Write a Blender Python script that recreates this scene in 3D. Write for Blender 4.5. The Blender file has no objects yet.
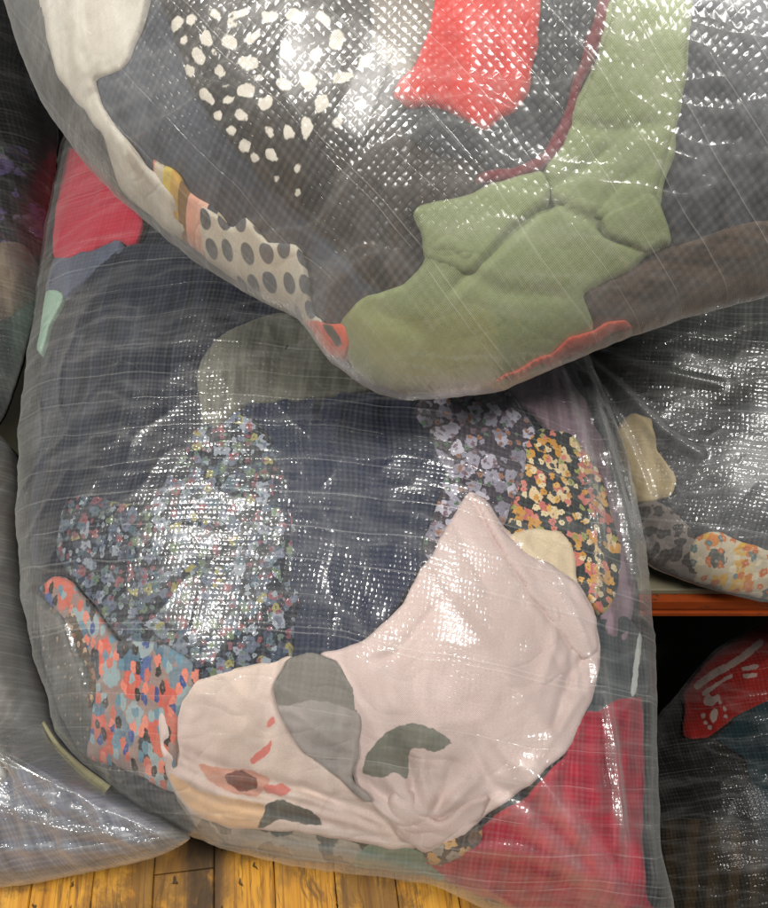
import bpy, math, random
import numpy as np
from mathutils import Vector

# ------------------------------------------------------------------ camera, light, exposure
SC = bpy.context.scene
COL = SC.collection
R = math.radians
PITCH, CAMH, FPX, PW, PH = R(45), 1.25, 931.0, 768.0, 908.0
CAM = np.array([0.0, 0.0, CAMH])
FWD = np.array([0.0, math.cos(PITCH), -math.sin(PITCH)])
UPV = np.array([0.0, math.sin(PITCH), math.cos(PITCH)])
RGT = np.array([1.0, 0.0, 0.0])

cd = bpy.data.cameras.new('camera')
cam = bpy.data.objects.new('camera', cd)
COL.objects.link(cam)
cam.location = CAM
cam.rotation_euler = (R(90) - PITCH, 0, 0)
cd.sensor_fit = 'VERTICAL'
cd.sensor_height = 24.0
cd.lens = 24.0 * FPX / PH
cd.clip_start, cd.clip_end = 0.02, 60
SC.camera = cam

w = bpy.data.worlds.new('World')
SC.world = w
w.use_nodes = True
w.node_tree.nodes['Background'].inputs[0].default_value = (0.97, 0.98, 1.0, 1)
w.node_tree.nodes['Background'].inputs[1].default_value = 0.13


def lamp(loc, target, sx, sy, power, colr, roll=0.0):
    """a ceiling fluorescent fitting"""
    d = bpy.data.lights.new('ceiling_lamp', 'AREA')
    d.shape = 'RECTANGLE'
    d.size, d.size_y, d.energy, d.color = sx, sy, power, colr
    o = bpy.data.objects.new('ceiling_lamp', d)
    COL.objects.link(o)
    o.location = loc
    q = (Vector(target) - Vector(loc)).to_track_quat('-Z', 'Y')
    o.rotation_euler = q.to_euler()
    o.rotation_euler.rotate_axis('Z', roll)
    return o


lamp((-1.62, -0.50, 2.46), (-0.1, 0.8, 0.45), 0.60, 0.22, 70, (1.0, 0.965, 0.90))
lamp((0.84, -0.42, 2.60), (0.1, 0.8, 0.45), 0.80, 0.24, 58, (1.0, 0.97, 0.92))

SC.view_settings.view_transform = 'Standard'
SC.view_settings.look = 'None'
SC.view_settings.exposure = 0.0
SC.view_settings.gamma = 1.0
SC.render.engine = 'CYCLES'
SC.cycles.max_bounces = 10
SC.cycles.transparent_max_bounces = 24
SC.cycles.caustics_reflective = False
SC.cycles.caustics_refractive = False

rng = np.random.default_rng(7)


# ------------------------------------------------------------------ small helpers
def lin(c):
    return tuple((v / 255 / 12.92) if v / 255 <= 0.04045 else ((v / 255 + 0.055) / 1.055) ** 2.4 for v in c) + (1.0,)


def pixdir(p):
    p = np.atleast_2d(np.asarray(p, float))
    dx = (p[:, 0] - PW / 2) / FPX
    dy = (PH / 2 - p[:, 1]) / FPX
    return FWD + dx[:, None] * RGT + dy[:, None] * UPV


def at(px, py, depth):
    return CAM + pixdir((px, py))[0] * depth


def tag(o, label=None, cat=None, group=None, kind=None):
    if label: o['label'] = label
    if cat: o['category'] = cat
    if group: o['group'] = group
    if kind: o['kind'] = kind
    return o


def mesh_obj(name, V, F, mat, parent=None, uv=None, attrs=None, smooth=True):
    V = np.asarray(V, float)
    org = np.zeros(3)
    if parent is None:                      # the thing's origin: the middle of its base
        org = np.array([V[:, 0].mean(), V[:, 1].mean(), V[:, 2].min()])
        V = V - org
    me = bpy.data.meshes.new(name)
    me.from_pydata([tuple(v) for v in V], [], F)
    if smooth:
        me.polygons.foreach_set('use_smooth', np.ones(len(me.polygons), bool))
    if uv is not None:
        l = me.uv_layers.new(name='UVMap')
        idx = np.zeros(len(me.loops), np.int32)
        me.loops.foreach_get('vertex_index', idx)
        l.data.foreach_set('uv', np.asarray(uv, np.float32)[idx].ravel())
    for k, a in (attrs or {}).items():
        at_ = me.attributes.new(k, 'FLOAT', 'POINT')
        at_.data.foreach_set('value', np.asarray(a, np.float32))
    me.materials.append(mat)
    me.update()
    o = bpy.data.objects.new(name, me)
    COL.objects.link(o)
    o.location = org
    if parent: o.parent = parent
    return o


def catmull(P, n_per=8, closed=True):
    P = np.asarray(P, float)
    N = len(P)
    out = []
    rg = range(N) if closed else range(N - 1)
    for i in rg:
        if closed:
            p0, p1, p2, p3 = P[i - 1], P[i], P[(i + 1) % N], P[(i + 2) % N]
        else:
            p0, p1, p2, p3 = P[max(i - 1, 0)], P[i], P[i + 1], P[min(i + 2, N - 1)]
        for t in np.linspace(0, 1, n_per, endpoint=False):
            # keeps corners fairly tight
            m1, m2 = 0.27 * (p2 - p0), 0.27 * (p3 - p1)
            a = 2 * t**3 - 3 * t**2 + 1; b = t**3 - 2 * t**2 + t; c = -2 * t**3 + 3 * t**2; d = t**3 - t**2
            out.append(a * p1 + b * m1 + c * p2 + d * m2)
    if not closed:
        out.append(P[-1])
    return np.array(out)


def seg_dist(X, poly, closed=True):
    """distance of points X (n,2) to a polyline, the arc position 0..1 and the nearest points"""
    A = poly if closed else poly[:-1]
    B = np.roll(poly, -1, 0) if closed else poly[1:]
    best = np.full(len(X), 1e9); near = np.zeros_like(X); pos = np.zeros(len(X))
    for i, (a, b) in enumerate(zip(A, B)):
        ab = b - a
        L = ab @ ab + 1e-12
        t = np.clip(((X - a) @ ab) / L, 0, 1)
        q = a + t[:, None] * ab
        d = np.hypot(*(X - q).T)
        m = d < best
        best[m] = d[m]; near[m] = q[m]; pos[m] = (i + t[m]) / len(A)
    return best, pos, near


def inside(X, poly):
    res = np.zeros(len(X), bool)
    A, B = poly, np.roll(poly, -1, 0)
    x, y = X[:, 0], X[:, 1]
    for a, b in zip(A, B):
        if a[1] == b[1]: continue
        c = (a[1] > y) != (b[1] > y)
        res ^= c & (x < (b[0] - a[0]) * (y - a[1]) / (b[1] - a[1]) + a[0])
    return res


def sdf(X, poly):
    d, _, _ = seg_dist(X, poly)
    return np.where(inside(X, poly), -d, d)


class Noise:
    """smooth 2-D gradient noise"""
    def __init__(self, seed):
        r = np.random.default_rng(seed)
        a = r.uniform(0, 2 * np.pi, (64, 64))
        self.g = np.stack([np.cos(a), np.sin(a)], -1)
    def __call__(self, X, scale):
        q = np.asarray(X) * scale
        i = np.floor(q).astype(int); f = q - i
        s = f * f * f * (f * (f * 6 - 15) + 10)
        def c(dx, dy):
            g = self.g[(i[:, 0] + dx) % 64, (i[:, 1] + dy) % 64]
            return g[:, 0] * (f[:, 0] - dx) + g[:, 1] * (f[:, 1] - dy)
        a = c(0, 0) * (1 - s[:, 0]) + c(1, 0) * s[:, 0]
        b = c(0, 1) * (1 - s[:, 0]) + c(1, 1) * s[:, 0]
        return (a * (1 - s[:, 1]) + b * s[:, 1]) * 1.5


# ------------------------------------------------------------------ node helper
class NT:
    def __init__(self, name):
        self.m = bpy.data.materials.new(name)
        self.m.use_nodes = True
        self.t = self.m.node_tree
        self.t.nodes.clear()
        self.out = self.t.nodes.new('ShaderNodeOutputMaterial')
    def n(self, typ, **kw):
        x = self.t.nodes.new(typ)
        for k, v in kw.items(): setattr(x, k, v)
        return x
    def put(self, sock, v):
        if v is None: return
        if isinstance(v, bpy.types.NodeSocket): self.t.links.new(v, sock)
        elif isinstance(v, (tuple, list)) and sock.type == 'RGBA' and len(v) == 3: sock.default_value = (*v, 1)
        else: sock.default_value = v
    def math(self, op, a, b=None, c=None, clamp=False):
        x = self.n('ShaderNodeMath', operation=op, use_clamp=clamp)
        self.put(x.inputs[0], a); self.put(x.inputs[1], b); self.put(x.inputs[2], c)
        return x.outputs[0]
    def mix(self, f, a, b, blend='MIX'):
        x = self.n('ShaderNodeMix', data_type='RGBA', blend_type=blend)
        self.put(x.inputs['Factor'], f)
        self.put(x.inputs[6], a); self.put(x.inputs[7], b)
        return x.outputs[2]
    def uv(self):
        return self.n('ShaderNodeTexCoord').outputs['UV']
    def attr(self, name):
        return self.n('ShaderNodeAttribute', attribute_name=name).outputs['Fac']
    def mapping(self, vec, scale=(1, 1, 1), rot=0.0, loc=(0, 0, 0)):
        x = self.n('ShaderNodeMapping')
        self.put(x.inputs[0], vec)
        x.inputs['Scale'].default_value = scale; x.inputs['Rotation'].default_value = (0, 0, rot); x.inputs['Location'].default_value = loc
        return x.outputs[0]
    def noise(self, vec, scale, detail=2.0, rough=0.5, col=False):
        x = self.n('ShaderNodeTexNoise', noise_dimensions='2D')
        self.put(x.inputs['Vector'], vec)
        x.inputs['Scale'].default_value = scale; x.inputs['Detail'].default_value = detail; x.inputs['Roughness'].default_value = rough
        return x.outputs[1 if col else 0]
    def voro(self, vec, scale, rand=1.0, feature='F1'):
        x = self.n('ShaderNodeTexVoronoi', voronoi_dimensions='2D', feature=feature)
        self.put(x.inputs['Vector'], vec)
        x.inputs['Scale'].default_value = scale; x.inputs['Randomness'].default_value = rand
        return x
    def ramp(self, f, stops, interp='LINEAR'):
        x = self.n('ShaderNodeValToRGB')
        x.color_ramp.interpolation = interp
        e = x.color_ramp.elements
        while len(e) > 1: e.remove(e[-1])
        e[0].position, e[0].color = stops[0][0], stops[0][1]
        for p, c in stops[1:]:
            k = e.new(p); k.color = c
        self.put(x.inputs[0], f)
        return x.outputs[0]
    def step(self, a, lo, hi):
        x = self.n('ShaderNodeMapRange', interpolation_type='SMOOTHSTEP')
        self.put(x.inputs[0], a)
        x.inputs[1].default_value = lo; x.inputs[2].default_value = hi
        return x.outputs[0]
    def sepx(self, v):
        x = self.n('ShaderNodeSeparateXYZ'); self.put(x.inputs[0], v)
        return x.outputs
    def comb(self, a, b):
        x = self.n('ShaderNodeCombineXYZ'); self.put(x.inputs[0], a); self.put(x.inputs[1], b)
        return x.outputs[0]
    def vadd(self, a, b):
        x = self.n('ShaderNodeVectorMath', operation='ADD'); self.put(x.inputs[0], a); self.put(x.inputs[1], b)
        return x.outputs[0]
    def vscale(self, a, s):
        x = self.n('ShaderNodeVectorMath', operation='SCALE'); self.put(x.inputs[0], a); x.inputs['Scale'].default_value = s
        return x.outputs[0]
    def distort(self, vec, scale, amt):
        c = self.noise(vec, scale, 2.0, col=True)
        c = self.vadd(c, (-0.5, -0.5, -0.5))
        return self.vadd(vec, self.vscale(c, amt))
    def white(self, vec):
        x = self.n('ShaderNodeTexWhiteNoise', noise_dimensions='2D'); self.put(x.inputs['Vector'], vec)
        return x.outputs['Value']
    def bump(self, h, dist, strength=1.0, normal=None):
        x = self.n('ShaderNodeBump'); self.put(x.inputs['Height'], h)
        x.inputs['Distance'].default_value = dist; x.inputs['Strength'].default_value = strength
        self.put(x.inputs['Normal'], normal)
        return x.outputs[0]


# ------------------------------------------------------------------ woven film
def film_material(name, pitch, ang, haze=0.05, weft=0.032, weft_amt=0.5, streak=0.03, rough=0.13, tint=(0.82, 0.82, 0.79), tilt=0.17, spec=1.7, crumple=0.0035, scratch=0.03, gather=0.08, crease=0.6, soft=0.38, face=0.34):
    """clear woven polypropylene: flat tapes over and under each other"""
    N = NT(name)
    uv = N.uv()
    w1 = N.distort(uv, 3.0, 0.05)
    w1 = N.distort(w1, 14.0, 0.006)
    r = N.mapping(w1, rot=ang)
    U, V, _ = N.sepx(N.vscale(r, 1.0 / pitch))
    iu, iv = N.math('FLOOR', U), N.math('FLOOR', V)
    fu, fv = N.math('FRACT', U), N.math('FRACT', V)
    par = N.math('PINGPONG', N.math('ADD', iu, iv), 1.0)            # 0 / 1 checker
    su = N.math('SINE', N.math('MULTIPLY', fu, math.pi))
    sv = N.math('SINE', N.math('MULTIPLY', fv, math.pi))
    inv = N.math('SUBTRACT', 1.0, par)
    arch = N.math('ADD', N.math('MULTIPLY', su, par), N.math('MULTIPLY', N.math('MULTIPLY', sv, inv), 0.8))
    edge = N.math('MULTIPLY', N.math('POWER', su, 0.6), N.math('POWER', sv, 0.6))
    cell = N.comb(iu, iv)
    rnd = N.math('SUBTRACT', N.white(cell), 0.5)
    rnd2 = N.math('SUBTRACT', N.white(N.vadd(cell, (37.3, 11.7, 0))), 0.5)
    t1 = N.math('MULTIPLY', rnd, N.math('SUBTRACT', fu, 0.5))
    t2 = N.math('MULTIPLY', rnd2, N.math('SUBTRACT', fv, 0.5))
    tl = N.math('MULTIPLY', N.math('ADD', t1, t2), 0.34)
    h = N.math('MULTIPLY', N.math('ADD', N.math('MULTIPLY', arch, 0.8), tl), edge)
    # heavier weft yarns lying across the sack
    V2 = N.math('DIVIDE', N.sepx(r)[1], weft)
    V2 = N.math('ADD', V2, N.math('MULTIPLY', N.noise(N.comb(0.0, N.math('FLOOR', V2)), 3.7), 0.9))
    dl = N.math('ABSOLUTE', N.math('SUBTRACT', N.math('FRACT', V2), 0.5))
    line = N.math('SUBTRACT', 1.0, N.step(dl, 0.006, 0.019))
    brk = N.step(N.noise(N.mapping(r, scale=(1, 6, 1)), 26.0, 3.0), 0.30, 0.50)
    line = N.math('MULTIPLY', line, brk)
    h = N.math('ADD', h, N.math('MULTIPLY', line, 0.6 * weft_amt))
    b1 = N.bump(h, pitch * tilt * 0.45)
    # soft crumple of the sheet
    cr = N.noise(N.distort(uv, 8.0, 0.05), 22.0, 4.0, 0.55)
    b2 = N.bump(cr, crumple, 1.0, b1)
    cn = N.noise(N.mapping(N.distort(uv, 4.0, 0.10), scale=(2.2, 9.0, 1), rot=ang + 0.35), 1.6, 3.0, 0.6)
    cn = N.math('SUBTRACT', 1.0, N.math('ABSOLUTE', N.math('MULTIPLY', N.math('SUBTRACT', cn, 0.5), 5.0)), clamp=True)
    cn = N.math('POWER', cn, 5.0)
    b2 = N.bump(cn, crumple * crease, 1.0, b2)
    # milkiness: per tape, per yarn, plus scuffs
    ru = N.white(N.comb(iu, 3.0)); rv = N.white(N.comb(iv, 9.0))
    bandu = N.noise(N.mapping(r, scale=(150, 3.0, 1)), 1.0, 3.0)
    hz = N.math('ADD', haze, N.math('MULTIPLY', N.math('MULTIPLY', ru, rv), streak))
    hz = N.math('ADD', hz, N.math('MULTIPLY', N.math('SUBTRACT', bandu, 0.42), streak * 1.6))
    hz = N.math('ADD', hz, N.math('MULTIPLY', line, 0.17 * weft_amt))
    thr = N.math('MULTIPLY', N.math('ADD', N.math('MULTIPLY', N.math('POWER', su, 6.0), ru), N.math('MULTIPLY', N.math('POWER', sv, 6.0), rv)), streak * 0.9)
    hz = N.math('ADD', hz, thr)
    hz = N.math('ADD', hz, N.math('MULTIPLY', cn, 0.05))
    gapm = N.math('MULTIPLY', N.math('SUBTRACT', 1.0, edge), -0.02)
    hz = N.math('ADD', hz, gapm)
    scr = N.voro(N.mapping(N.distort(uv, 6.0, 0.10), scale=(1, 1, 1), rot=0.8), 26.0, feature='DISTANCE_TO_EDGE').outputs[0]
    scr = N.math('SUBTRACT', 1.0, N.step(scr, 0.004, 0.02))
    scr = N.math('MULTIPLY', scr, N.step(N.noise(uv, 7.0, 2.0), 0.52, 0.72))
    hz = N.math('ADD', hz, N.math('MULTIPLY', scr, scratch))
    hz = N.math('ADD', hz, N.math('MULTIPLY', N.attr('gather'), gather))       # gathered film lies double
    lw = N.n('ShaderNodeLayerWeight'); lw.inputs[0].default_value = 0.5
    fz = N.math('POWER', lw.outputs['Facing'], 3.2)
    hz = N.math('ADD', hz, N.math('MULTIPLY', fz, face), clamp=True)
    dif = N.n('ShaderNodeBsdfDiffuse'); N.put(dif.inputs[0], tint)
    tr = N.n('ShaderNodeBsdfTransparent'); tr.inputs[0].default_value = (0.97, 0.97, 0.965, 1)
    m1 = N.n('ShaderNodeMixShader'); N.put(m1.inputs[0], hz)
    N.t.links.new(tr.outputs[0], m1.inputs[1]); N.t.links.new(dif.outputs[0], m1.inputs[2])
    gl = N.n('ShaderNodeBsdfGlossy', distribution='GGX'); gl.inputs[0].default_value = (1, 1, 1, 1)
    rr = N.math('ADD', rough, N.math('MULTIPLY', N.white(N.vadd(cell, (5.1, 71.7, 0))), 0.10))
    N.put(gl.inputs['Roughness'], rr); N.put(gl.inputs['Normal'], b2)
    gs = N.n('ShaderNodeBsdfGlossy', distribution='GGX'); gs.inputs[0].default_value = (1, 1, 1, 1)       # soft sheen of the laminate
    gs.inputs['Roughness'].default_value = 0.36
    mg = N.n('ShaderNodeMixShader'); mg.inputs[0].default_value = soft
    N.t.links.new(gl.outputs[0], mg.inputs[1]); N.t.links.new(gs.outputs[0], mg.inputs[2])
    gl = mg
    fr = N.n('ShaderNodeFresnel'); fr.inputs[0].default_value = 1.55
    ff = N.math('MULTIPLY', fr.outputs[0], spec, clamp=True)
    ff = N.math('MINIMUM', ff, 0.40)
    m2 = N.n('ShaderNodeMixShader'); N.put(m2.inputs[0], ff)
    N.t.links.new(m1.outputs[0], m2.inputs[1]); N.t.links.new(gl.outputs[0], m2.inputs[2])
    N.t.links.new(m2.outputs[0], N.out.inputs[0])
    return N.m


# ------------------------------------------------------------------ cloth
def cloth_material(name, col_fn, marks=(), weave=3400.0, folds=0.004, rough=0.9, foldscale=14.0, mottle=0.16, stretch=(1, 1, 1), rot=0.0, crease=0.16):
    N = NT(name)
    uv = N.uv()
    c = col_fn(N, uv)
    for i, (mc, _) in enumerate(marks):
        a = N.attr('mark%d' % i)
        a = N.math('ADD', a, N.math('MULTIPLY', N.math('SUBTRACT', N.noise(uv, 130.0, 3.0), 0.5), 0.004))
        c = N.mix(N.math('SUBTRACT', 1.0, N.step(a, -0.0007, 0.0007)), c, lin(mc) if not callable(mc) else mc(N, uv))
    mo = N.noise(N.mapping(uv, scale=stretch, rot=rot), 9.0, 5.0, 0.6)
    k = N.math('ADD', 1.0 - mottle / 2, N.math('MULTIPLY', N.math('SUBTRACT', mo, 0.25), mottle))
    k = N.math('ADD', k, N.math('MULTIPLY', N.math('SUBTRACT', N.noise(N.mapping(uv, scale=(1, 1.8, 1)), 420.0, 3.0, 0.7), 0.5), 0.45))     # lint and yarn
    x = N.n('ShaderNodeVectorMath', operation='SCALE'); N.put(x.inputs[0], c); N.put(x.inputs['Scale'], k)
    p = N.n('ShaderNodeBsdfPrincipled')
    N.put(p.inputs['Base Color'], x.outputs[0])
    p.inputs['Roughness'].default_value = rough
    p.inputs['Sheen Weight'].default_value = 0.12
    p.inputs['Specular IOR Level'].default_value = 0.15
    u, v, _ = N.sepx(N.vscale(uv, weave))
    wv = N.math('MULTIPLY', N.math('SINE', u), N.math('SINE', v))
    fo = N.noise(N.mapping(N.distort(uv, 5.0, 0.08), scale=stretch, rot=rot), foldscale, 3.0, 0.5)
    b = N.bump(fo, folds * 3)
    for sc_, ro_ in ((6.0, 0.6), (9.0, -0.5)):
        rn = N.noise(N.mapping(N.distort(uv, 9.0, 0.07), scale=(1, 2.6, 1), rot=rot + ro_), sc_, 2.0, 0.5)
        rn = N.math('SUBTRACT', 1.0, N.math('ABSOLUTE', N.math('MULTIPLY', N.math('SUBTRACT', rn, 0.5), 9.0)), clamp=True)
        b = N.bump(N.math('MULTIPLY', N.math('POWER', rn, 1.5), -1.0), folds * crease, 1.0, b)
    b = N.bump(wv, 0.0002, 0.8, b)
    N.put(p.inputs['Normal'], b)
    N.t.links.new(p.outputs[0], N.out.inputs[0])
    return N.m


def plain(c):
    return lambda N, uv: N.mix(0.0, lin(c), lin(c))


def two_tone(c1, c2, rot=0.0, sc=5.0, stretch=(6, 1, 1)):
    def f(N, uv):
        return N.mix(N.step(N.noise(N.mapping(uv, scale=stretch, rot=rot), sc, 3.0), 0.35, 0.65), lin(c1), lin(c2))
    return f


def blobs(bg, fg, scale, thr=0.33, dist=0.012, rand=0.8, soft=0.03):
    def f(N, uv):
        v = N.voro(N.distort(uv, scale * 1.1, dist), scale, rand)
        n = N.math('MULTIPLY', N.math('SUBTRACT', N.noise(uv, scale * 3, 2.0), 0.5), 0.25)
        d = N.math('ADD', v.outputs['Distance'], n)
        return N.mix(N.step(d, thr - soft, thr + soft), lin(fg), lin(bg))
    return f


def floral(bg, layers, dist=0.6, rot=0.0, asp=1.0, jag=0.4):
    """layers: (scale, threshold, [colours]) each a scatter of petals in several colours"""
    def f(N, uv):
        c = N.mix(0.0, lin(bg), lin(bg))
        q = N.mapping(uv, rot=rot, scale=(1, asp, 1))
        for k, (sc, thr, pal) in enumerate(layers):
            qq = N.mapping(N.distort(q, sc * 1.3, dist / sc), loc=(k * 3.7, k * 1.9, 0))
            v = N.voro(qq, sc, 1.0)
            r = N.sepx(v.outputs['Color'])[0]
            st = [(i / len(pal), lin(p)) for i, p in enumerate(pal)]
            pc = N.ramp(r, st, 'CONSTANT')
            n = N.math('MULTIPLY', N.math('SUBTRACT', N.noise(uv, sc * 3.2, 2.0), 0.5), jag)
            d = N.math('ADD', v.outputs['Distance'], n)
            c = N.mix(N.step(d, thr - 0.03, thr + 0.03), pc, c)
            heart = N.step(d, 0.03, 0.09)
            c = N.mix(N.math('MULTIPLY', N.math('SUBTRACT', 1.0, heart), 0.6), c, lin(bg))
        return c
    return f


def plaid(base, dark, light, pitch=0.03, rot=0.1):
    def f(N, uv):
        q = N.distort(N.mapping(uv, rot=rot), 4.0, 0.02)
        u, v, _ = N.sepx(N.vscale(q, 1.0 / pitch))
        fu, fv = N.math('FRACT', u), N.math('FRACT', v)
        a = N.math('GREATER_THAN', fu, 0.55); b = N.math('GREATER_THAN', fv, 0.6)
        c = N.mix(N.math('MULTIPLY', N.math('ADD', a, b), 0.32), lin(base), lin(dark))
        l = N.math('SUBTRACT', 1.0, N.step(N.math('ABSOLUTE', N.math('SUBTRACT', fu, 0.25)), 0.02, 0.06))
        return N.mix(N.math('MULTIPLY', l, 0.35), c, lin(light))
    return f


def dots(bg, fg, pitch, rad=0.3, rot=0.2):
    def f(N, uv):
        q = N.distort(N.mapping(uv, rot=rot), 18.0, 0.008)
        v = N.voro(q, 1.0 / pitch, 0.22)
        return N.mix(N.step(v.outputs['Distance'], rad - 0.03, rad + 0.03), lin(fg), lin(bg))
    return f


def stripes(cols, rot, scale, phase=0.0):
    def f(N, uv):
        q = N.distort(N.mapping(uv, rot=rot), 10.0, 0.012)
        x = N.math('FRACT', N.math('ADD', N.math('MULTIPLY', N.sepx(q)[0], scale), phase))
        return N.ramp(x, [(i / len(cols), lin(c)) for i, c in enumerate(cols)], 'CONSTANT')
    return f


# ------------------------------------------------------------------ a sack and what is packed in it
class Sack:
    def __init__(self, outline, anchor, depth, normal, T=0.18, Tb=0.12, lump=0.02, lumpscale=5.0, seed=1, pw=2.4, qw=0.62, folds=(), gap=0.022, center=None, wrinkle=0.003, pillows=(), ruffle=0.006):
        n = np.asarray(normal, float); n /= np.linalg.norm(n)
        self.n = n
        self.e1 = RGT - n * (n @ RGT); self.e1 /= np.linalg.norm(self.e1)
        self.e2 = np.cross(n, self.e1)
        self.O = at(*anchor, depth)
        self.T, self.Tb, self.lump, self.ls, self.pw, self.qw, self.gap = T, Tb, lump, lumpscale, pw, qw, gap
        self.wr = wrinkle
        self.N1, self.N2, self.N3 = Noise(seed), Noise(seed + 50), Noise(seed + 90)
        self.folds = []
        pts = self.flat(catmull(outline, 10))
        self.c = pts.mean(0) if center is None else self.flat(np.array([center]))[0]
        d = pts - self.c
        th = np.arctan2(d[:, 1], d[:, 0]); rr = np.hypot(d[:, 0], d[:, 1])
        o = np.argsort(th); th, rr = th[o], rr[o]
        self.tg = np.linspace(-np.pi, np.pi, 721)
        self.rg = np.interp(self.tg, np.r_[th - 2 * np.pi, th, th + 2 * np.pi], np.r_[rr, rr, rr])
        tw = np.stack([np.cos(self.tg), np.sin(self.tg)], -1)
        self.rg = self.rg * (1 + ruffle * (self.N1(tw + 3, 5) + 0.6 * self.N2(tw + 3, 14) + 0.35 * self.N3(tw + 3, 40)))
        self.pil = []
        self.pil = [(self.project([p])[0], a_, r_) for p, a_, r_ in pillows]
        for px, amp, wd in folds:
            self.folds.append((self.project(catmull(px, 6, closed=False)), amp, wd))
    def flat(self, px, h=0.0):
        D = pixdir(px)
        t = ((self.O + self.n * 0 - CAM) @ self.n + h) / (D @ self.n)
        P = CAM + D * np.asarray(t)[:, None] - self.O
        return np.stack([P @ self.e1, P @ self.e2], -1)
    def rad(self, X):
        d = X - self.c
        return np.hypot(d[:, 0], d[:, 1]) / np.interp(np.arctan2(d[:, 1], d[:, 0]), self.tg, self.rg)
    def dome(self, X):
        r = np.clip(self.rad(X), 0, 1)
        h = self.T * (1 - r ** self.pw) ** self.qw
        for p, a_, r_ in getattr(self, 'pil', ()):
            h = h + a_ * np.exp(-((X - p) ** 2).sum(1) / r_ ** 2)
        return h + (self.N1(X, self.ls) + 0.45 * self.N2(X, self.ls * 2.3)) * self.lump * (1 - r ** 5)
    def project(self, px):
        """where the sight line of a photo pixel first meets the bulging front of the sack"""
        px = np.atleast_2d(np.asarray(px, float))
        hs = np.linspace(self.T * 1.35, 0.0, 90)
        found = np.zeros(len(px), bool); hi = np.zeros(len(px)); lo = np.zeros(len(px)); prev = hs[0]
        for hh in hs:
            X = self.flat(px, np.full(len(px), hh))
            ok = (self.dome(X) >= hh) & (self.rad(X) < 1) & ~found
            hi[ok] = prev; lo[ok] = hh
            found |= ok; prev = hh
        for _ in range(12):
            m = (hi + lo) / 2
            up = self.dome(self.flat(px, m)) >= m
            lo = np.where(up, m, lo); hi = np.where(up, hi, m)
        X = self.flat(px, np.where(found, lo, 0.0))
        r = self.rad(X)
        return self.c + (X - self.c) * np.where(r > 0.985, 0.985 / r, 1.0)[:, None]
    def film_h(self, X):
        h = self.dome(X)
        r = np.clip(self.rad(X), 0, 1)
        rid = 1 - np.abs(self.N3(X + 0.03 * np.stack([self.N1(X, 9), self.N2(X, 9)], -1), 16.0)) * 2
        h = h + self.wr * np.clip(rid, 0, 1) ** 3 * (0.25 + 0.75 * r ** 4)
        for pl, amp, wd in self.folds:
            lo, hi = pl.min(0) - 3 * wd, pl.max(0) + 3 * wd
            m = np.all((X > lo) & (X < hi), 1)
            if not m.any(): continue
            d, pos, _ = seg_dist(X[m], pl, closed=False)
            h[m] += amp * np.exp(-(d / wd) ** 2) * np.sin(np.pi * np.clip(pos * 0.9 + 0.05, 0, 1)) ** 0.5
        return h
    def world(self, X, h):
        return self.O + X[:, :1] * self.e1 + X[:, 1:] * self.e2 + np.asarray(h)[:, None] * self.n
    def rings(self, rmax, nr, na):
        th = np.linspace(-np.pi, np.pi, na, endpoint=False)
        R_ = np.interp(th, self.tg, self.rg)
        k = np.linspace(0, 1, nr + 1)[1:]
        r = (1 - (1 - k) ** 1.6) * rmax
        X = np.vstack([self.c[None]] + [self.c + (q * R_)[:, None] * np.stack([np.cos(th), np.sin(th)], -1) for q in r])
        return X, nr, na
    @staticmethod
    def ring_faces(nr, na, off, flip):
        F = []
        for j in range(na):
            f = (off, off + 1 + j, off + 1 + (j + 1) % na)
            F.append(f[::-1] if flip else f)
        for i in range(nr - 1):
            a, b = off + 1 + i * na, off + 1 + (i + 1) * na
            for j in range(na):
                k = (j + 1) % na
                f = (a + j, b + j, b + k, a + k)
                F.append(f[::-1] if flip else f)
        return F
    def closed(self, name, mat, rmax, front, back, nr=120, na=360, parent=None, gather=False):
        X, nr, na = self.rings(rmax, nr, na)
        Vf = self.world(X, front(X))
        Xb, nb, _ = self.rings(rmax, 26, na)
        Vb = self.world(Xb, back(Xb))
        F = self.ring_faces(nr, na, 0, False) + self.ring_faces(nb, na, len(X), True)
        a0, b0 = 1 + (nr - 1) * na, len(X) + 1 + (nb - 1) * na
        for j in range(na):
            k = (j + 1) % na
            F.append((a0 + j, b0 + j, b0 + k, a0 + k))
        V = np.vstack([Vf, Vb])
        uv = np.vstack([X, Xb])
        at_ = None
        if gather:
            g = np.zeros(len(V))
            for pl, amp, wd in self.folds:
                d, pos, _ = seg_dist(uv, pl, closed=False)
                g = np.maximum(g, np.exp(-(d / (wd * 1.1)) ** 2) * np.sin(np.pi * np.clip(pos * 0.9 + 0.05, 0, 1)) ** 0.5 * min(1.0, amp / 0.010))
            r = self.rad(uv)
            rim = np.clip((r - 0.93) / 0.07, 0, 1) ** 2 * (0.6 + 0.6 * self.N3(uv, 14))
            at_ = {'gather': np.clip(np.maximum(g, rim), 0, 1)}
        return mesh_obj(name, V, F, mat, parent, uv, at_)
    def backdome(self, X, s=1.0):
        r = np.clip(self.rad(X), 0, 1)
        return -self.Tb * s * np.maximum(1 - r ** 2.2, 0) ** 0.6
    def film(self, name, mat, label, cat='sack', group=None, nr=170, na=620, seam=None):
        o = self.closed(name, mat, 1.0, lambda X: self.film_h(X) + 0.0, lambda X: self.backdome(X) - 0.002, nr, na, gather=True)
        tag(o, label, cat, group)
        self.obj = o
        return o
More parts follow.
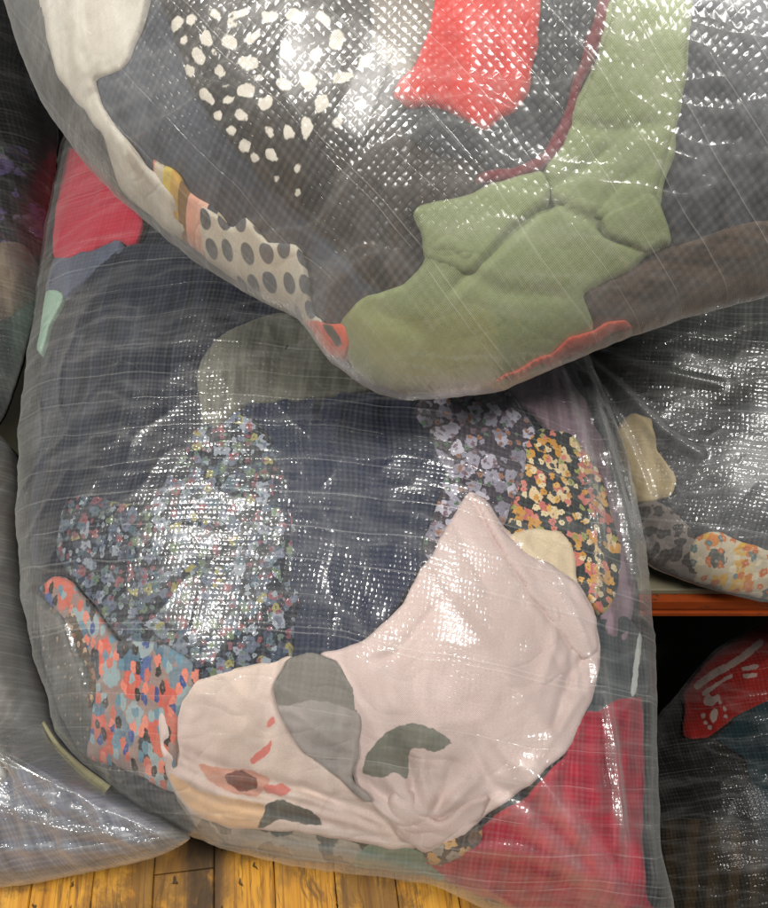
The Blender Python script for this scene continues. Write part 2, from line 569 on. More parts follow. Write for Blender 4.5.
    def fill(self, name, mat, label, cat='clothing', rmax=0.975):
        def fr(X):
            h = self.dome(X) - self.gap - 0.004 * (1 + self.N2(X, 11))
            r = self.rad(X) / rmax
            return h - 0.02 * np.clip((r - 0.93) / 0.07, 0, 1) ** 2
        o = self.closed(name, mat, rmax, fr, lambda X: self.backdome(X, 0.92), 70, 240)
        return tag(o, label, cat)
    def garment(self, name, px, mat, label, cat, level=1, grid=0.0028, rnd=0.005, thick=0.03, fold=0.004, foldscale=9.0, foldrot=0.0, foldstretch=2.5, creases=(), marks=(), seed=0, sharp=6, puff=0.0, depth=None, parent=None, crumple=0.14):
        """a folded garment pressed against the inside of the film"""
        pl = self.project(catmull(px, sharp))
        nz = Noise(1000 + seed + len(px))
        off = np.stack([nz(pl, 45), nz(pl + 7, 45)], -1) * 0.003
        pl = pl + off
        grid = min(grid, max(0.0012, float((pl.max(0) - pl.min(0)).min()) / 26))
        lo, hi = pl.min(0) - grid, pl.max(0) + grid
        gx = np.arange(lo[0], hi[0] + grid, grid); gy = np.arange(lo[1], hi[1] + grid, grid)
        GX, GY = np.meshgrid(gx, gy)
        X = np.stack([GX.ravel(), GY.ravel()], -1)
        ny, nx = GX.shape
        cx = X.reshape(ny, nx, 2)
        cen = (cx[:-1, :-1] + cx[1:, 1:]).reshape(-1, 2) / 2
        ins = inside(cen, pl).reshape(ny - 1, nx - 1)
        used = np.zeros((ny, nx), bool)
        used[:-1, :-1] |= ins; used[1:, :-1] |= ins; used[:-1, 1:] |= ins; used[1:, 1:] |= ins
        full = np.zeros((ny, nx), int)
        full[:-1, :-1] += ins; full[1:, :-1] += ins; full[:-1, 1:] += ins; full[1:, 1:] += ins
        border = (used & (full < 4)).ravel()
        idx = -np.ones(ny * nx, int)
        uidx = np.nonzero(used.ravel())[0]
        idx[uidx] = np.arange(len(uidx))
        Xu = X[uidx]; bu = border[uidx]
        d, _, near = seg_dist(Xu, pl)
        Xu = np.where(bu[:, None], near, Xu); d = np.where(bu, 0, d)
        ca, sa = math.cos(foldrot), math.sin(foldrot)
        Xr = np.stack([(Xu[:, 0] * ca - Xu[:, 1] * sa) * foldstretch, Xu[:, 0] * sa + Xu[:, 1] * ca], -1)
        rg_ = np.clip(1 - np.abs(nz(Xr * 0.8 + 0.05 * np.stack([nz(Xu + 1, 14), nz(Xu + 4, 14)], -1) + 9, foldscale * 1.3)) * 7, 0, 1)
        rel = -fold * crumple * rg_ ** 1.5 + fold * (nz(Xr + 0.02 * np.stack([nz(Xu, 20), nz(Xu + 3, 20)], -1), foldscale) + 0.4 * nz(Xr + 5, foldscale * 2.3))
        e = np.clip(1 - d / rnd, 0, 1)
        drop = (rnd * 0.6 if depth is None else depth) * (1 - np.sqrt(np.maximum(1 - e * e, 0)))
        H = self.dome(Xu) - self.gap + 0.0028 * level + rel - drop + puff * np.clip(d / 0.05, 0, 1)
        for cp, amp, wd in creases:
            cl = self.project(catmull(cp, 6, closed=False))
            dd, pos, _ = seg_dist(Xu, cl, closed=False)
            H += amp * np.exp(-(dd / wd) ** 2) * np.sin(np.pi * np.clip(pos, 0.08, 0.92)) ** 0.4
        H = np.minimum(H, self.film_h(Xu) - 0.005 + 0.0006 * level)
        F = []
        ys, xs = np.nonzero(ins)
        I = idx.reshape(ny, nx)
        a, b, c, dq = I[ys, xs], I[ys, xs + 1], I[ys + 1, xs + 1], I[ys + 1, xs]
        F = np.stack([a, b, c, dq], -1)
        n0 = len(Xu)
        # skirt and back
        edges = {}
        for f in F.tolist():
            for p, q in ((f[0], f[1]), (f[1], f[2]), (f[2], f[3]), (f[3], f[0])):
                if (q, p) in edges: del edges[(q, p)]
                else: edges[(p, q)] = 1
        Fl = F.tolist() + [[i + n0 for i in f[::-1]] for f in F.tolist()]
        for p, q in edges: Fl.append([q, p, p + n0, q + n0])
        inset = Xu
        V = np.vstack([self.world(Xu, H), self.world(inset, np.minimum(H - 0.002, np.maximum(self.dome(Xu) - self.gap - thick, self.backdome(Xu, 0.9))))])
        at_ = {}
        for i, (_, polys) in enumerate(marks):
            s = np.full(n0, 1.0)
            for pp in polys:
                s = np.minimum(s, sdf(Xu, self.project(catmull(pp, 4))))
            at_['mark%d' % i] = np.r_[s, s]
        o = mesh_obj(name, V - (np.array(parent.location) if parent else 0), Fl, mat, parent, np.vstack([Xu, Xu]), at_)
        return tag(o, label, cat)


def blob_poly(x, y, r, seed, asp=1.0, rot=0.0, n=7):
    r_ = np.random.default_rng(seed)
    out = []
    for k in range(n):
        a = 2 * math.pi * k / n
        q = r * r_.uniform(0.72, 1.25)
        X, Y = math.cos(a) * q * asp, math.sin(a) * q / asp
        out.append((x + X * math.cos(rot) - Y * math.sin(rot), y + X * math.sin(rot) + Y * math.cos(rot)))
    return out


# ------------------------------------------------------------------ the five sacks (outlines in photo pixels, each on its own plane)
MAIN = Sack([(62, 150), (48, 215), (34, 320), (22, 430), (18, 520), (24, 600), (38, 665), (60, 735), (108, 790), (185, 835), (290, 866), (380, 877), (430, 884), (478, 906), (560, 935), (640, 940), (672, 915),
             (660, 850), (656, 760), (655, 680), (649, 590), (636, 500), (614, 420), (585, 355), (540, 280), (470, 200), (360, 130), (250, 95), (140, 90), (85, 105)],
            (340, 520), 1.12, (0, -0.43, 0.903), T=0.19, Tb=0.09, lump=0.006, lumpscale=4.6, seed=11, pw=2.1, qw=0.62, pillows=[((205, 670), 0.010, 0.06), ((450, 690), 0.010, 0.06), ((450, 590), 0.006, 0.07)], center=(345, 520), wrinkle=0.004,
            folds=[([(585, 365), (600, 430), (625, 520), (640, 600)], 0.016, 0.010), ([(560, 372), (585, 450), (600, 540), (598, 600)], 0.010, 0.007), ([(575, 365), (620, 440), (638, 560)], 0.008, 0.006),
                   ([(520, 540), (560, 580), (590, 650), (600, 700)], 0.005, 0.005), ([(600, 660), (612, 740), (622, 830), (628, 880)], 0.011, 0.006), ([(530, 770), (575, 830), (625, 905)], 0.020, 0.011),
                   ([(500, 800), (560, 850), (610, 910)], 0.010, 0.010), ([(440, 850), (520, 850), (600, 880)], 0.006, 0.007), ([(60, 610), (85, 690), (110, 750)], 0.004, 0.006), ([(160, 800), (260, 840), (380, 860), (470, 890)], 0.006, 0.007),
                   ([(200, 800), (300, 825), (420, 850)], 0.003, 0.006), ([(645, 640), (650, 720), (648, 800), (655, 880)], 0.007, 0.006)])
TOP = Sack([(5, -30), (28, 60), (62, 130), (110, 190), (190, 258), (255, 298), (300, 322), (330, 362), (368, 388), (405, 400), (450, 399), (500, 390), (590, 354), (680, 321), (770, 294), (870, 262), (960, 190), (1000, 60),
            (980, -140), (900, -330), (700, -430), (430, -450), (200, -390), (50, -250), (0, -120)],
           (480, 60), 0.84, (-0.18, -0.66, 0.73), T=0.19, Tb=0.08, lump=0.009, lumpscale=5.0, seed=23, pw=2.3, qw=0.55, center=(480, 20), wrinkle=0.0015,
           folds=[([(600, 350), (680, 300), (770, 270)], 0.004, 0.01), ([(120, 195), (200, 250), (300, 310)], 0.002, 0.006)])
BACKLEFT = Sack([(-150, -40), (20, -40), (45, 40), (58, 110), (54, 180), (46, 250), (28, 340), (0, 420), (-60, 470), (-180, 470), (-300, 300), (-300, 100)],
                (-60, 200), 1.20, (0.10, -0.50, 0.80), T=0.10, Tb=0.09, lump=0.018, seed=31, center=(-110, 200))
FRONTLEFT = Sack([(-60, 395), (5, 440), (16, 500), (24, 590), (36, 670), (62, 740), (118, 793), (188, 836), (150, 858), (95, 872), (40, 882), (-20, 890), (-160, 880), (-260, 740), (-260, 520), (-150, 410)],
                 (-20, 680), 1.10, (-0.28, -0.38, 0.88), T=0.09, Tb=0.09, lump=0.014, lumpscale=6, seed=41, center=(-70, 680), pw=3.2, qw=0.6, wrinkle=0.004,
                 folds=[([(25, 580), (34, 650), (48, 740), (70, 830)], 0.014, 0.010), ([(8, 520), (18, 620), (28, 720), (40, 800)], 0.012, 0.010), ([(62, 745), (90, 800), (180, 836)], 0.008, 0.008), ([(5, 640), (20, 760), (30, 850)], 0.008, 0.007),
                        ([(-10, 800), (60, 825), (160, 845)], 0.006, 0.007), ([(70, 790), (60, 830), (80, 865)], 0.007, 0.006), ([(100, 800), (110, 830), (150, 850)], 0.006, 0.006), ([(0, 700), (40, 790), (120, 830)], 0.008, 0.007), ([(-20, 560), (6, 640), (10, 720), (30, 790)], 0.010, 0.008), ([(20, 560), (28, 610), (40, 680), (52, 730)], 0.009, 0.006), ([(0, 850), (60, 850), (130, 852)], 0.005, 0.006)])
SHELFSACK = Sack([(560, 330), (590, 300), (700, 250), (850, 230), (1000, 300), (1040, 430), (990, 560), (880, 612), (770, 603), (700, 586), (645, 562), (612, 500), (590, 420)],
                 (740, 440), 1.29, (0.03, -0.53, 0.85), T=0.10, Tb=0.07, lump=0.012, seed=53, center=(800, 430), pw=2.3, qw=0.6, wrinkle=0.002,
                 folds=[([(582, 358), (620, 390), (660, 430), (700, 455)], 0.012, 0.007), ([(582, 362), (608, 410), (630, 450), (650, 500)], 0.010, 0.007), ([(586, 350), (650, 370), (720, 385)], 0.007, 0.007), ([(590, 380), (612, 450), (630, 520), (650, 560)], 0.008, 0.007)])
PITSACK = Sack([(800, 590), (765, 618), (715, 650), (680, 690), (640, 740), (600, 800), (590, 900), (610, 1000), (720, 1080), (880, 1060), (980, 960), (1000, 780), (930, 640)],
               (760, 820), 1.62, (-0.10, -0.50, 0.82), T=0.14, Tb=0.10, lump=0.02, seed=67, center=(780, 830))

F_MAIN = film_material('woven_film_square', 0.0050, R(6), tilt=0.13, crumple=0.0022, crease=0.25, spec=1.08, rough=0.11, soft=0.34, haze=0.013, weft=0.034, weft_amt=0.6, streak=0.018)
F_TOP = film_material('woven_film_coarse', 0.0056, R(48), spec=1.75, soft=0.42, rough=0.19, haze=0.036, weft=0.034, weft_amt=0.5, streak=0.018, tilt=0.20, crumple=0.002)
F_LEFT = film_material('woven_film_loose', 0.0048, R(-12), spec=2.0, haze=0.065, crumple=0.008, scratch=0.12, gather=0.10, face=0.16, weft=0.030, weft_amt=0.6, streak=0.05, tint=(0.80, 0.80, 0.77), tilt=0.32)
F_BACK = film_material('woven_film_dark', 0.0048, R(-12), haze=0.014, weft=0.030, weft_amt=0.5, streak=0.022, face=0.2, spec=0.9)
F_SHELF = film_material('woven_film_wide', 0.0056, R(12), spec=1.2, haze=0.026, weft=0.05, weft_amt=0.5, streak=0.024, crumple=0.0025)
F_PIT = film_material('woven_film_shaded', 0.0055, R(-8), spec=0.35, haze=0.006, weft=0.05, weft_amt=0.25, streak=0.010, face=0.12)  # gloss and haze cut back to stand in for shade under the shelf

GRP = 'woven sacks packed with clothes'
MAIN.film('woven_sack', F_MAIN, 'big clear woven sack in the middle with pink, floral and red plaid clothes', group=GRP)
TOP.film('woven_sack', F_TOP, 'clear woven sack lying on top of the heap, showing green, red and spotted clothes', group=GRP)
BACKLEFT.film('woven_sack', F_BACK, 'dim woven sack of black and purple-flowered clothes at the left edge', group=GRP)
FRONTLEFT.film('woven_sack', F_LEFT, 'crumpled shiny woven sack of grey clothes, its corner on yellow boards', group=GRP)
SHELFSACK.film('woven_sack', F_SHELF, 'woven sack of dark grey and cream clothes on the shelf above the orange beam', group=GRP)
PITSACK.film('woven_sack', F_PIT, 'shadowed woven sack of shade-darkened red, teal and brown clothes under the orange beam', group=GRP)

# ------------------------------------------------------------------ the place: timber deck, rack, lower floor
def zmin(s): return min((s.obj.matrix_basis @ v.co).z for v in s.obj.data.vertices)
for s_, n_ in ((MAIN, 'main'), (TOP, 'top'), (BACKLEFT, 'backleft'), (FRONTLEFT, 'frontleft'), (SHELFSACK, 'shelf'), (PITSACK, 'pit')):
    print('ZMIN', n_, round(zmin(s_), 4))


def box_mesh(boxes, bev=0.0):
    V, F = [], []
    for (x0, x1, y0, y1, z0, z1) in boxes:
        o = len(V)
        if bev:
            b = bev
            V += [(x0, y0, z0), (x1, y0, z0), (x1, y1, z0), (x0, y1, z0), (x0, y0, z1 - b), (x1, y0, z1 - b), (x1, y1, z1 - b), (x0, y1, z1 - b),
                  (x0 + b, y0 + b, z1), (x1 - b, y0 + b, z1), (x1 - b, y1 - b, z1), (x0 + b, y1 - b, z1)]
            F += [(o, o + 3, o + 2, o + 1)]
            for k in range(4):
                j = (k + 1) % 4
                F += [(o + k, o + j, o + 4 + j, o + 4 + k), (o + 4 + k, o + 4 + j, o + 8 + j, o + 8 + k)]
            F += [(o + 8, o + 9, o + 10, o + 11)]
        else:
            V += [(x0, y0, z0), (x1, y0, z0), (x1, y1, z0), (x0, y1, z0), (x0, y0, z1), (x1, y0, z1), (x1, y1, z1), (x0, y1, z1)]
            F += [(o, o + 3, o + 2, o + 1), (o + 4, o + 5, o + 6, o + 7)]
            for k in range(4):
                j = (k + 1) % 4
                F += [(o + k, o + j, o + 4 + j, o + 4 + k)]
    return V, F


def wood_material():
    N = NT('varnished_boards')
    tc = N.n('ShaderNodeTexCoord').outputs['Object']
    geo = N.n('ShaderNodeNewGeometry').outputs['Random Per Island']
    off = N.comb(N.math('MULTIPLY', geo, 17.0), N.math('MULTIPLY', geo, 43.0))
    p = N.vadd(tc, off)
    gr = N.noise(N.mapping(p, scale=(60, 2.4, 1)), 1.0, 5.0, 0.6)
    c = N.ramp(gr, [(0.25, lin((158, 104, 32))), (0.5, lin((198, 142, 48))), (0.75, lin((216, 164, 68)))])
    c = N.mix(N.math('MULTIPLY', geo, 0.45), c, lin((192, 136, 46)))
    fine = N.noise(N.mapping(p, scale=(320, 9, 1)), 1.0, 3.0)
    c = N.mix(N.math('MULTIPLY', N.step(fine, 0.5, 0.7), 0.6), c, lin((120, 72, 26)))
    # grime: worn grey streak along two boards, nicks and black scuffs
    x, y, _ = N.sepx(tc)
    g = N.noise(N.mapping(tc, scale=(16, 5, 1)), 1.0, 5.0, 0.65)
    dirt = N.noise(N.mapping(N.distort(tc, 6, 0.06), scale=(9, 7, 1)), 1.0, 6.0, 0.75)
    c = N.mix(N.math('MULTIPLY', N.step(dirt, 0.42, 0.60), 0.75), c, lin((92, 66, 36)))
    scf = N.noise(N.mapping(N.distort(tc, 12, 0.03), scale=(140, 16, 1), rot=0.25), 1.0, 3.0, 0.6)
    c = N.mix(N.math('MULTIPLY', N.step(scf, 0.56, 0.66), 0.55), c, lin((74, 54, 34)))
    c = N.mix(N.math('MULTIPLY', N.step(g, 0.48, 0.68), 0.7), c, lin((112, 78, 38)))
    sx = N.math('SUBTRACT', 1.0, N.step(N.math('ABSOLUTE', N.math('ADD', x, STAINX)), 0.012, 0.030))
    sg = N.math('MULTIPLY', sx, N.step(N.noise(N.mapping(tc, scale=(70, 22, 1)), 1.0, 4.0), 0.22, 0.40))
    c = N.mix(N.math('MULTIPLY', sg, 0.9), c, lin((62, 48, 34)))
    v = N.voro(N.mapping(N.distort(tc, 60, 0.022), scale=(2.2, 0.8, 1), rot=0.15), 24.0)
    nk = N.math('MULTIPLY', N.math('SUBTRACT', 1.0, N.step(v.outputs['Distance'], 0.05, 0.12)), N.step(N.sepx(v.outputs['Color'])[0], 0.62, 0.66))
    c = N.mix(N.math('MULTIPLY', nk, 0.85), c, lin((40, 30, 20)))
    b = N.n('ShaderNodeBsdfPrincipled')
    N.put(b.inputs['Base Color'], c)
    N.put(b.inputs['Roughness'], N.math('ADD', 0.32, N.math('MULTIPLY', g, 0.4)))
    h = N.math('SUBTRACT', N.math('MULTIPLY', gr, 0.4), nk)
    N.put(b.inputs['Normal'], N.bump(h, 0.0012))
    N.t.links.new(b.outputs[0], N.out.inputs[0])
    return N.m


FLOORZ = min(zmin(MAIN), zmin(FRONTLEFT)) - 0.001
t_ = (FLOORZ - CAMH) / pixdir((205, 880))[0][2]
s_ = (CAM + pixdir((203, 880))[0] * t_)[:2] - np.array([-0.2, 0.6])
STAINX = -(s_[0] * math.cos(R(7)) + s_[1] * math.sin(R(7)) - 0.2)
boards, x = [], -1.9
r_ = np.random.default_rng(3)
while x < 0.24:
    wd = 0.070
    y = -1.2 + r_.uniform(-0.9, 0)
    while y < 0.72:
        L = r_.uniform(0.8, 1.5)
        y2 = min(y + L, 0.72)
        dz = r_.uniform(-0.0006, 0.0006)
        if y2 > -1.2: boards.append((x, x + wd - 0.0010, max(y, -1.2), y2 - 0.0012, FLOORZ - 0.022, FLOORZ + dz))
        y = y2
    x += wd
deck = mesh_obj('wood_floor', *box_mesh(boards, 0.0012), wood_material(), smooth=False)
from mathutils import Matrix
deck.data.transform(Matrix.Translation(deck.location)); deck.location = (0, 0, 0)
DT = Matrix.Translation((-0.2, 0.6, 0)) @ Matrix.Rotation(R(7), 4, 'Z') @ Matrix.Translation((0.2, -0.6, 0))
deck.matrix_world = DT
tag(deck, 'worn yellow varnished floorboards under the sacks', 'floor', kind='structure')
# ------------------------------------------------------------------ rack: shelf board, orange beam, uprights, added dark back panel; lower floor
def simple(name, c, rough=0.6, spec=0.3, nz=0.15, sc=12.0, metal=0.0, chips=None):
    N = NT(name)
    tc = N.n('ShaderNodeTexCoord').outputs['Object']
    q = N.n('ShaderNodeTexNoise'); q.inputs['Scale'].default_value = sc; q.inputs['Detail'].default_value = 5.0
    N.put(q.inputs['Vector'], tc)
    k = N.math('ADD', 1.0 - nz, N.math('MULTIPLY', q.outputs[0], nz * 2))
    x = N.n('ShaderNodeVectorMath', operation='SCALE'); x.inputs[0].default_value = lin(c)[:3]; N.put(x.inputs['Scale'], k)
    colr = x.outputs[0]
    if chips:
        cq = N.n('ShaderNodeTexNoise'); cq.inputs['Scale'].default_value = 55; cq.inputs['Detail'].default_value = 6.0; cq.inputs['Roughness'].default_value = 0.7
        N.put(cq.inputs['Vector'], N.mapping(tc, scale=(0.35, 1, 1)))
        colr = N.mix(N.step(cq.outputs[0], 0.60, 0.64), colr, lin(chips))
    b = N.n('ShaderNodeBsdfPrincipled'); N.put(b.inputs['Base Color'], colr)
    b.inputs['Roughness'].default_value = rough; b.inputs['Specular IOR Level'].default_value = spec; b.inputs['Metallic'].default_value = metal
    N.put(b.inputs['Normal'], N.bump(q.outputs[0], 0.002))
    N.t.links.new(b.outputs[0], N.out.inputs[0])
    return N.m


SHELFZ = zmin(SHELFSACK) - 0.0005
d_ = pixdir((700, 602))[0]
beam_y = d_[1] * (SHELFZ - 0.012 - CAMH) / d_[2]
rack = bpy.data.objects.new('storage_rack', None); COL.objects.link(rack)
rack.location = (1.0, beam_y, -0.62)
tag(rack, 'dark storage rack with an orange front beam under its grey shelf board', 'rack')
def under(o, par):
    loc = o.location.copy() - par.location
    o.parent = par; o.location = loc
    return o
orange = simple('orange_paint', (146, 62, 18), 0.5, 0.35, 0.28, 30, chips=(70, 46, 34))  # colour taken darker to hold the shade below the shelf
bx0, bx1 = -0.75, 2.4
# step beam profile (y, z), swept along x: a low lip, a groove and a front web
prof = [(0.0, 0.0), (0.0, -0.016), (0.004, -0.019), (0.004, -0.027), (0.0, -0.027), (0.0, -0.033), (0.003, -0.036), (0.045, -0.036), (0.045, 0.0)]
PV = [(x, beam_y + a, SHELFZ - 0.012 + b) for x in (bx0, bx1) for a, b in prof]
k = len(prof)
PF = [(i, (i + 1) % k, k + (i + 1) % k, k + i) for i in range(k)] + [tuple(range(k))[::-1], tuple(range(k, 2 * k))]
under(mesh_obj('front_beam', PV, PF, orange, smooth=False), rack)
under(mesh_obj('shelf_board', *box_mesh([(bx0, bx1, beam_y + 0.012, beam_y + 0.85, SHELFZ - 0.0095, SHELFZ)], 0.002), simple('shelf_board_grey', (122, 116, 94), 0.6, 0.3, 0.12, 9), smooth=False), rack)
under(mesh_obj('added_back_panel', *box_mesh([(bx0, bx1, beam_y + 0.86, beam_y + 0.88, -0.62, 1.35)]), simple('blackout_panel', (38, 38, 36)), smooth=False), rack)  # added unseen panel, keeps world light out so the bay stays dark
for xx in (bx0 - 0.062, bx1 + 0.002):
    under(mesh_obj('upright', *box_mesh([(xx, xx + 0.06, beam_y + 0.0, beam_y + 0.07, -0.62, 1.35)], 0.004), simple('upright_blue_grey', (60, 70, 86)), smooth=False), rack)
lowz = zmin(PITSACK) - 0.001
gv, gf = box_mesh([(-3, 4, -3, 4, lowz - 0.05, lowz)])
g_ = mesh_obj('lower_floor', gv, gf, simple('dark_concrete', (70, 68, 64), 0.8, 0.2, 0.3, 6), smooth=False)
tag(g_, 'dark concrete floor below the timber deck', 'floor', kind='structure')
# apron that closes the end and back of the raised timber floor
av, af = box_mesh([(0.2435, 0.262, -1.2, 0.722, lowz, FLOORZ - 0.001), (-1.9, 0.243, 0.7225, 0.74, lowz, FLOORZ - 0.002)])
edge_ = tag(mesh_obj('floor_edge', av, af, simple('edge_timber', (96, 66, 36)), smooth=False), 'timber edge board closing the raised floor', 'edge board', kind='structure')
edge_.matrix_world = DT @ edge_.matrix_basis

# ------------------------------------------------------------------ clothes in the top sack
def M(name, fn, marks=(), **kw): return cloth_material(name, fn, marks, **kw)

TOP.fill('packed_clothes', M('slate_jersey', two_tone((78, 82, 92), (62, 66, 76), 0.8, 6), foldscale=20), 'slate blue-grey jersey filling the top sack around its spotted blouse')
TOP.garment('knit_sweater', [(-30, -60), (30, -40), (48, 40), (92, 105), (100, 150), (120, 190), (128, 210), (95, 180), (55, 130), (20, 60), (-5, 0)],
            M('grey_knit', two_tone((98, 96, 90), (76, 75, 71), 0.3, 20), weave=500), 'dark grey knitted sweater along the left rim of the top sack', 'sweater', level=1, seed=1)
TOP.garment('white_shirt', [(26, -50), (133, -50), (131, 8), (118, 46), (84, 71), (98, 108), (128, 146), (165, 184), (185, 212), (172, 232), (135, 204), (112, 183), (97, 146), (91, 126), (68, 95), (45, 62), (33, 22)],
            M('cream_white', two_tone((226, 220, 208), (206, 198, 184), 0.6, 7)), 'creamy white shirt running down the left side of the top sack', 'shirt', level=2, seed=2,
            creases=[([(110, 150), (150, 190), (170, 215)], -0.002, 0.004), ([(60, 20), (80, 60)], -0.002, 0.006)])
TOP.garment('striped_scarf', [(142, 150), (168, 168), (186, 190), (208, 202), (216, 214), (206, 236), (197, 252), (176, 236), (150, 212)],
            M('stripe_print', stripes([(222, 196, 96), (212, 170, 90), (146, 112, 70), (236, 176, 156), (240, 190, 170), (74, 80, 92), (196, 184, 160), (204, 190, 164), (222, 142, 122), (214, 200, 176)], R(38), 9.5, 0.35)),
            'yellow, brown and pink striped scarf at the lower left rim of the top sack', 'scarf', level=2, seed=3)
TOP.garment('dotted_blouse', [(194, 206), (212, 210), (226, 222), (240, 214), (262, 236), (288, 238), (298, 262), (304, 300), (318, 318), (296, 322), (262, 298), (228, 274), (196, 250)],
            M('dotted_print', dots((222, 215, 198), (88, 94, 102), 0.020, 0.35)), 'cream top with large grey dots at the rim of the top sack', 'top', level=3, seed=4)
sp = []
r_ = np.random.default_rng(5)
for (x, y, q) in [(168, 14, 9), (183, 10, 7), (177, 31, 5), (200, 28, 10), (222, 32, 10), (246, 24, 9), (191, 46, 9), (181, 62, 8), (212, 60, 8), (241, 52, 12), (198, 87, 9), (220, 91, 6), (237, 80, 12), (258, 92, 9),
                  (210, 107, 6), (234, 107, 7), (224, 122, 6), (236, 136, 8), (248, 150, 7), (264, 146, 9), (262, 122, 6), (282, 122, 9), (300, 120, 10), (292, 160, 5), (280, 40, 11), (302, 70, 12), (316, 92, 11), (276, 74, 9), (290, 5, 11), (330, 30, 12), (262, 4, 9),
                  (318, 8, 9), (338, 66, 10), (270, 172, 4), (208, 4, 7), (232, 2, 8), (332, 114, 8), (310, 44, 9), (224, 12, 6), (356, 96, 8), (360, 50, 9), (384, 20, 9), (292, 186, 4), (206, 42, 4), (252, 68, 5), (218, 76, 4)]:
    sp.append(blob_poly(x, y, q * 0.82, int(x * 7 + y), r_.uniform(0.75, 1.35), r_.uniform(0, 3), int(r_.integers(5, 8))))
TOP.garment('brown_trousers', [(275, 190), (300, 140), (340, 118), (410, 112), (490, 110), (570, 96), (582, 140), (545, 172), (470, 190), (425, 205), (424, 250), (400, 295), (360, 275), (320, 232)],
            M('dark_brown', two_tone((58, 49, 42), (44, 38, 34), 0.7, 9)), 'plain dark brown trousers between the spotted blouse and the green garment', 'trousers', level=1, seed=6, foldrot=0.7)
TOP.garment('spotted_blouse', [(150, -60), (440, -60), (432, 40), (398, 90), (372, 126), (318, 138), (308, 178), (290, 196), (262, 178), (226, 142), (188, 88), (164, 26)],
            M('brown_spot_print', two_tone((56, 48, 40), (44, 40, 38), 0.7, 8), [((226, 219, 206), sp)]), 'dark brown blouse with white animal spots in the top sack', 'blouse', level=2, seed=7,
            marks=[((226, 219, 206), sp)], foldrot=0.7)
TOP.garment('tan_shirt', [(364, -60), (440, -60), (436, 10), (424, 52), (400, 72), (372, 40)], M('tan_grey', plain((122, 110, 98))), 'tan grey shirt squeezed beside the red cloth in the top sack', 'shirt', level=3, seed=8)
TOP.garment('black_jacket', [(400, 104), (440, 98), (486, 116), (530, 76), (536, 0), (536, -60), (640, -60), (600, 40), (578, 96), (566, 136), (548, 158), (500, 165), (450, 150), (405, 130)],
            M('charcoal_cloth', two_tone((62, 64, 68), (48, 50, 54), 0.3, 9)), 'charcoal black jacket wrapped below the red cloth in the top sack', 'jacket', level=2, seed=9)
TOP.garment('red_tshirt', [(428, -60), (536, -60), (538, 30), (528, 74), (506, 102), (485, 122), (466, 112), (446, 100), (418, 98), (390, 92), (396, 72), (414, 54), (424, 20)],
            M('bright_red', two_tone((216, 58, 46), (200, 44, 38), 0.3, 6)), 'bright red T-shirt near the top of the top sack', 'T-shirt', level=4, seed=10, creases=[([(430, 60), (470, 70), (510, 50)], -0.003, 0.006)])
TOP.garment('maroon_strap', [(626, -50), (606, 20), (588, 66), (576, 106), (562, 142), (540, 164), (505, 172), (474, 176), (480, 166), (515, 158), (545, 144), (564, 104), (578, 60), (596, 0), (608, -50)],
            M('maroon', plain((118, 42, 50))), 'thin maroon strap beside the green garment in the top sack', 'strap', level=4, seed=11, rnd=0.006, puff=0.002)
TOP.garment('grey_trousers', [(676, -60), (860, -60), (860, 235), (740, 236), (674, 242), (664, 200), (672, 140)],
            M('anthracite', two_tone((80, 82, 88), (58, 60, 66), 0.5, 10)), 'anthracite grey trousers at the right of the top sack', 'trousers', level=1, seed=12)
TOP.garment('brown_cardigan', [(672, 240), (760, 214), (900, 190), (900, 260), (800, 290), (700, 316), (622, 342), (585, 345), (575, 300), (610, 276)],
            M('brown_grey', two_tone((102, 88, 78), (76, 69, 64), 0.3, 14, (2, 9, 1))), 'brown-grey cardigan along the lower right rim of the top sack', 'cardigan', level=2, seed=13)
G1, G2 = (153, 164, 120), (140, 151, 108)
SAGE = M('sage_green', two_tone(G1, G2, 0.4, 4, (1, 1, 1)), mottle=0.2, foldscale=5, folds=0.0022, crease=0.18)
dress = TOP.garment('green_dress', [(412, 206), (470, 186), (541, 165), (560, 140), (575, 100), (600, 40), (618, -60), (694, -60), (690, 60), (676, 140), (662, 200), (672, 238), (648, 248), (612, 274), (586, 292), (592, 322), (560, 352), (505, 382), (440, 402), (390, 398), (352, 366), (334, 330), (352, 298), (398, 282), (424, 250)],
            SAGE, 'sage green dress folded across the middle of the top sack', 'dress', level=4, seed=14, rnd=0.004, depth=0.003, fold=0.0025, foldscale=6, foldrot=-0.6, crumple=0.15,
            creases=[([(452, 285), (500, 235), (548, 196)], -0.009, 0.004), ([(541, 165), (548, 182), (545, 200), (560, 188)], -0.008, 0.004), ([(548, 196), (590, 215), (640, 246)], -0.005, 0.003), ([(600, 215), (622, 228), (646, 232)], -0.008, 0.005),
                     ([(562, 188), (590, 165), (620, 140)], -0.006, 0.006), ([(570, 120), (610, 124), (660, 118)], -0.007, 0.005), ([(640, 70), (652, 110), (650, 160)], -0.007, 0.007), ([(470, 268), (500, 288), (560, 292)], -0.005, 0.006),
                     ([(352, 300), (420, 330), (440, 380)], -0.004, 0.008), ([(600, 210), (630, 195), (650, 178)], -0.006, 0.005), ([(412, 250), (450, 240), (475, 262)], 0.004, 0.006), ([(548, 186), (610, 212), (655, 240)], 0.004, 0.006)])
TOP.garment('collar', [(412, 206), (470, 186), (538, 165), (552, 180), (548, 196), (500, 236), (472, 268), (440, 262), (424, 252), (418, 230)], SAGE, None, None, level=5, seed=17, rnd=0.004, depth=0.005, fold=0.002, crumple=0.1, parent=dress)
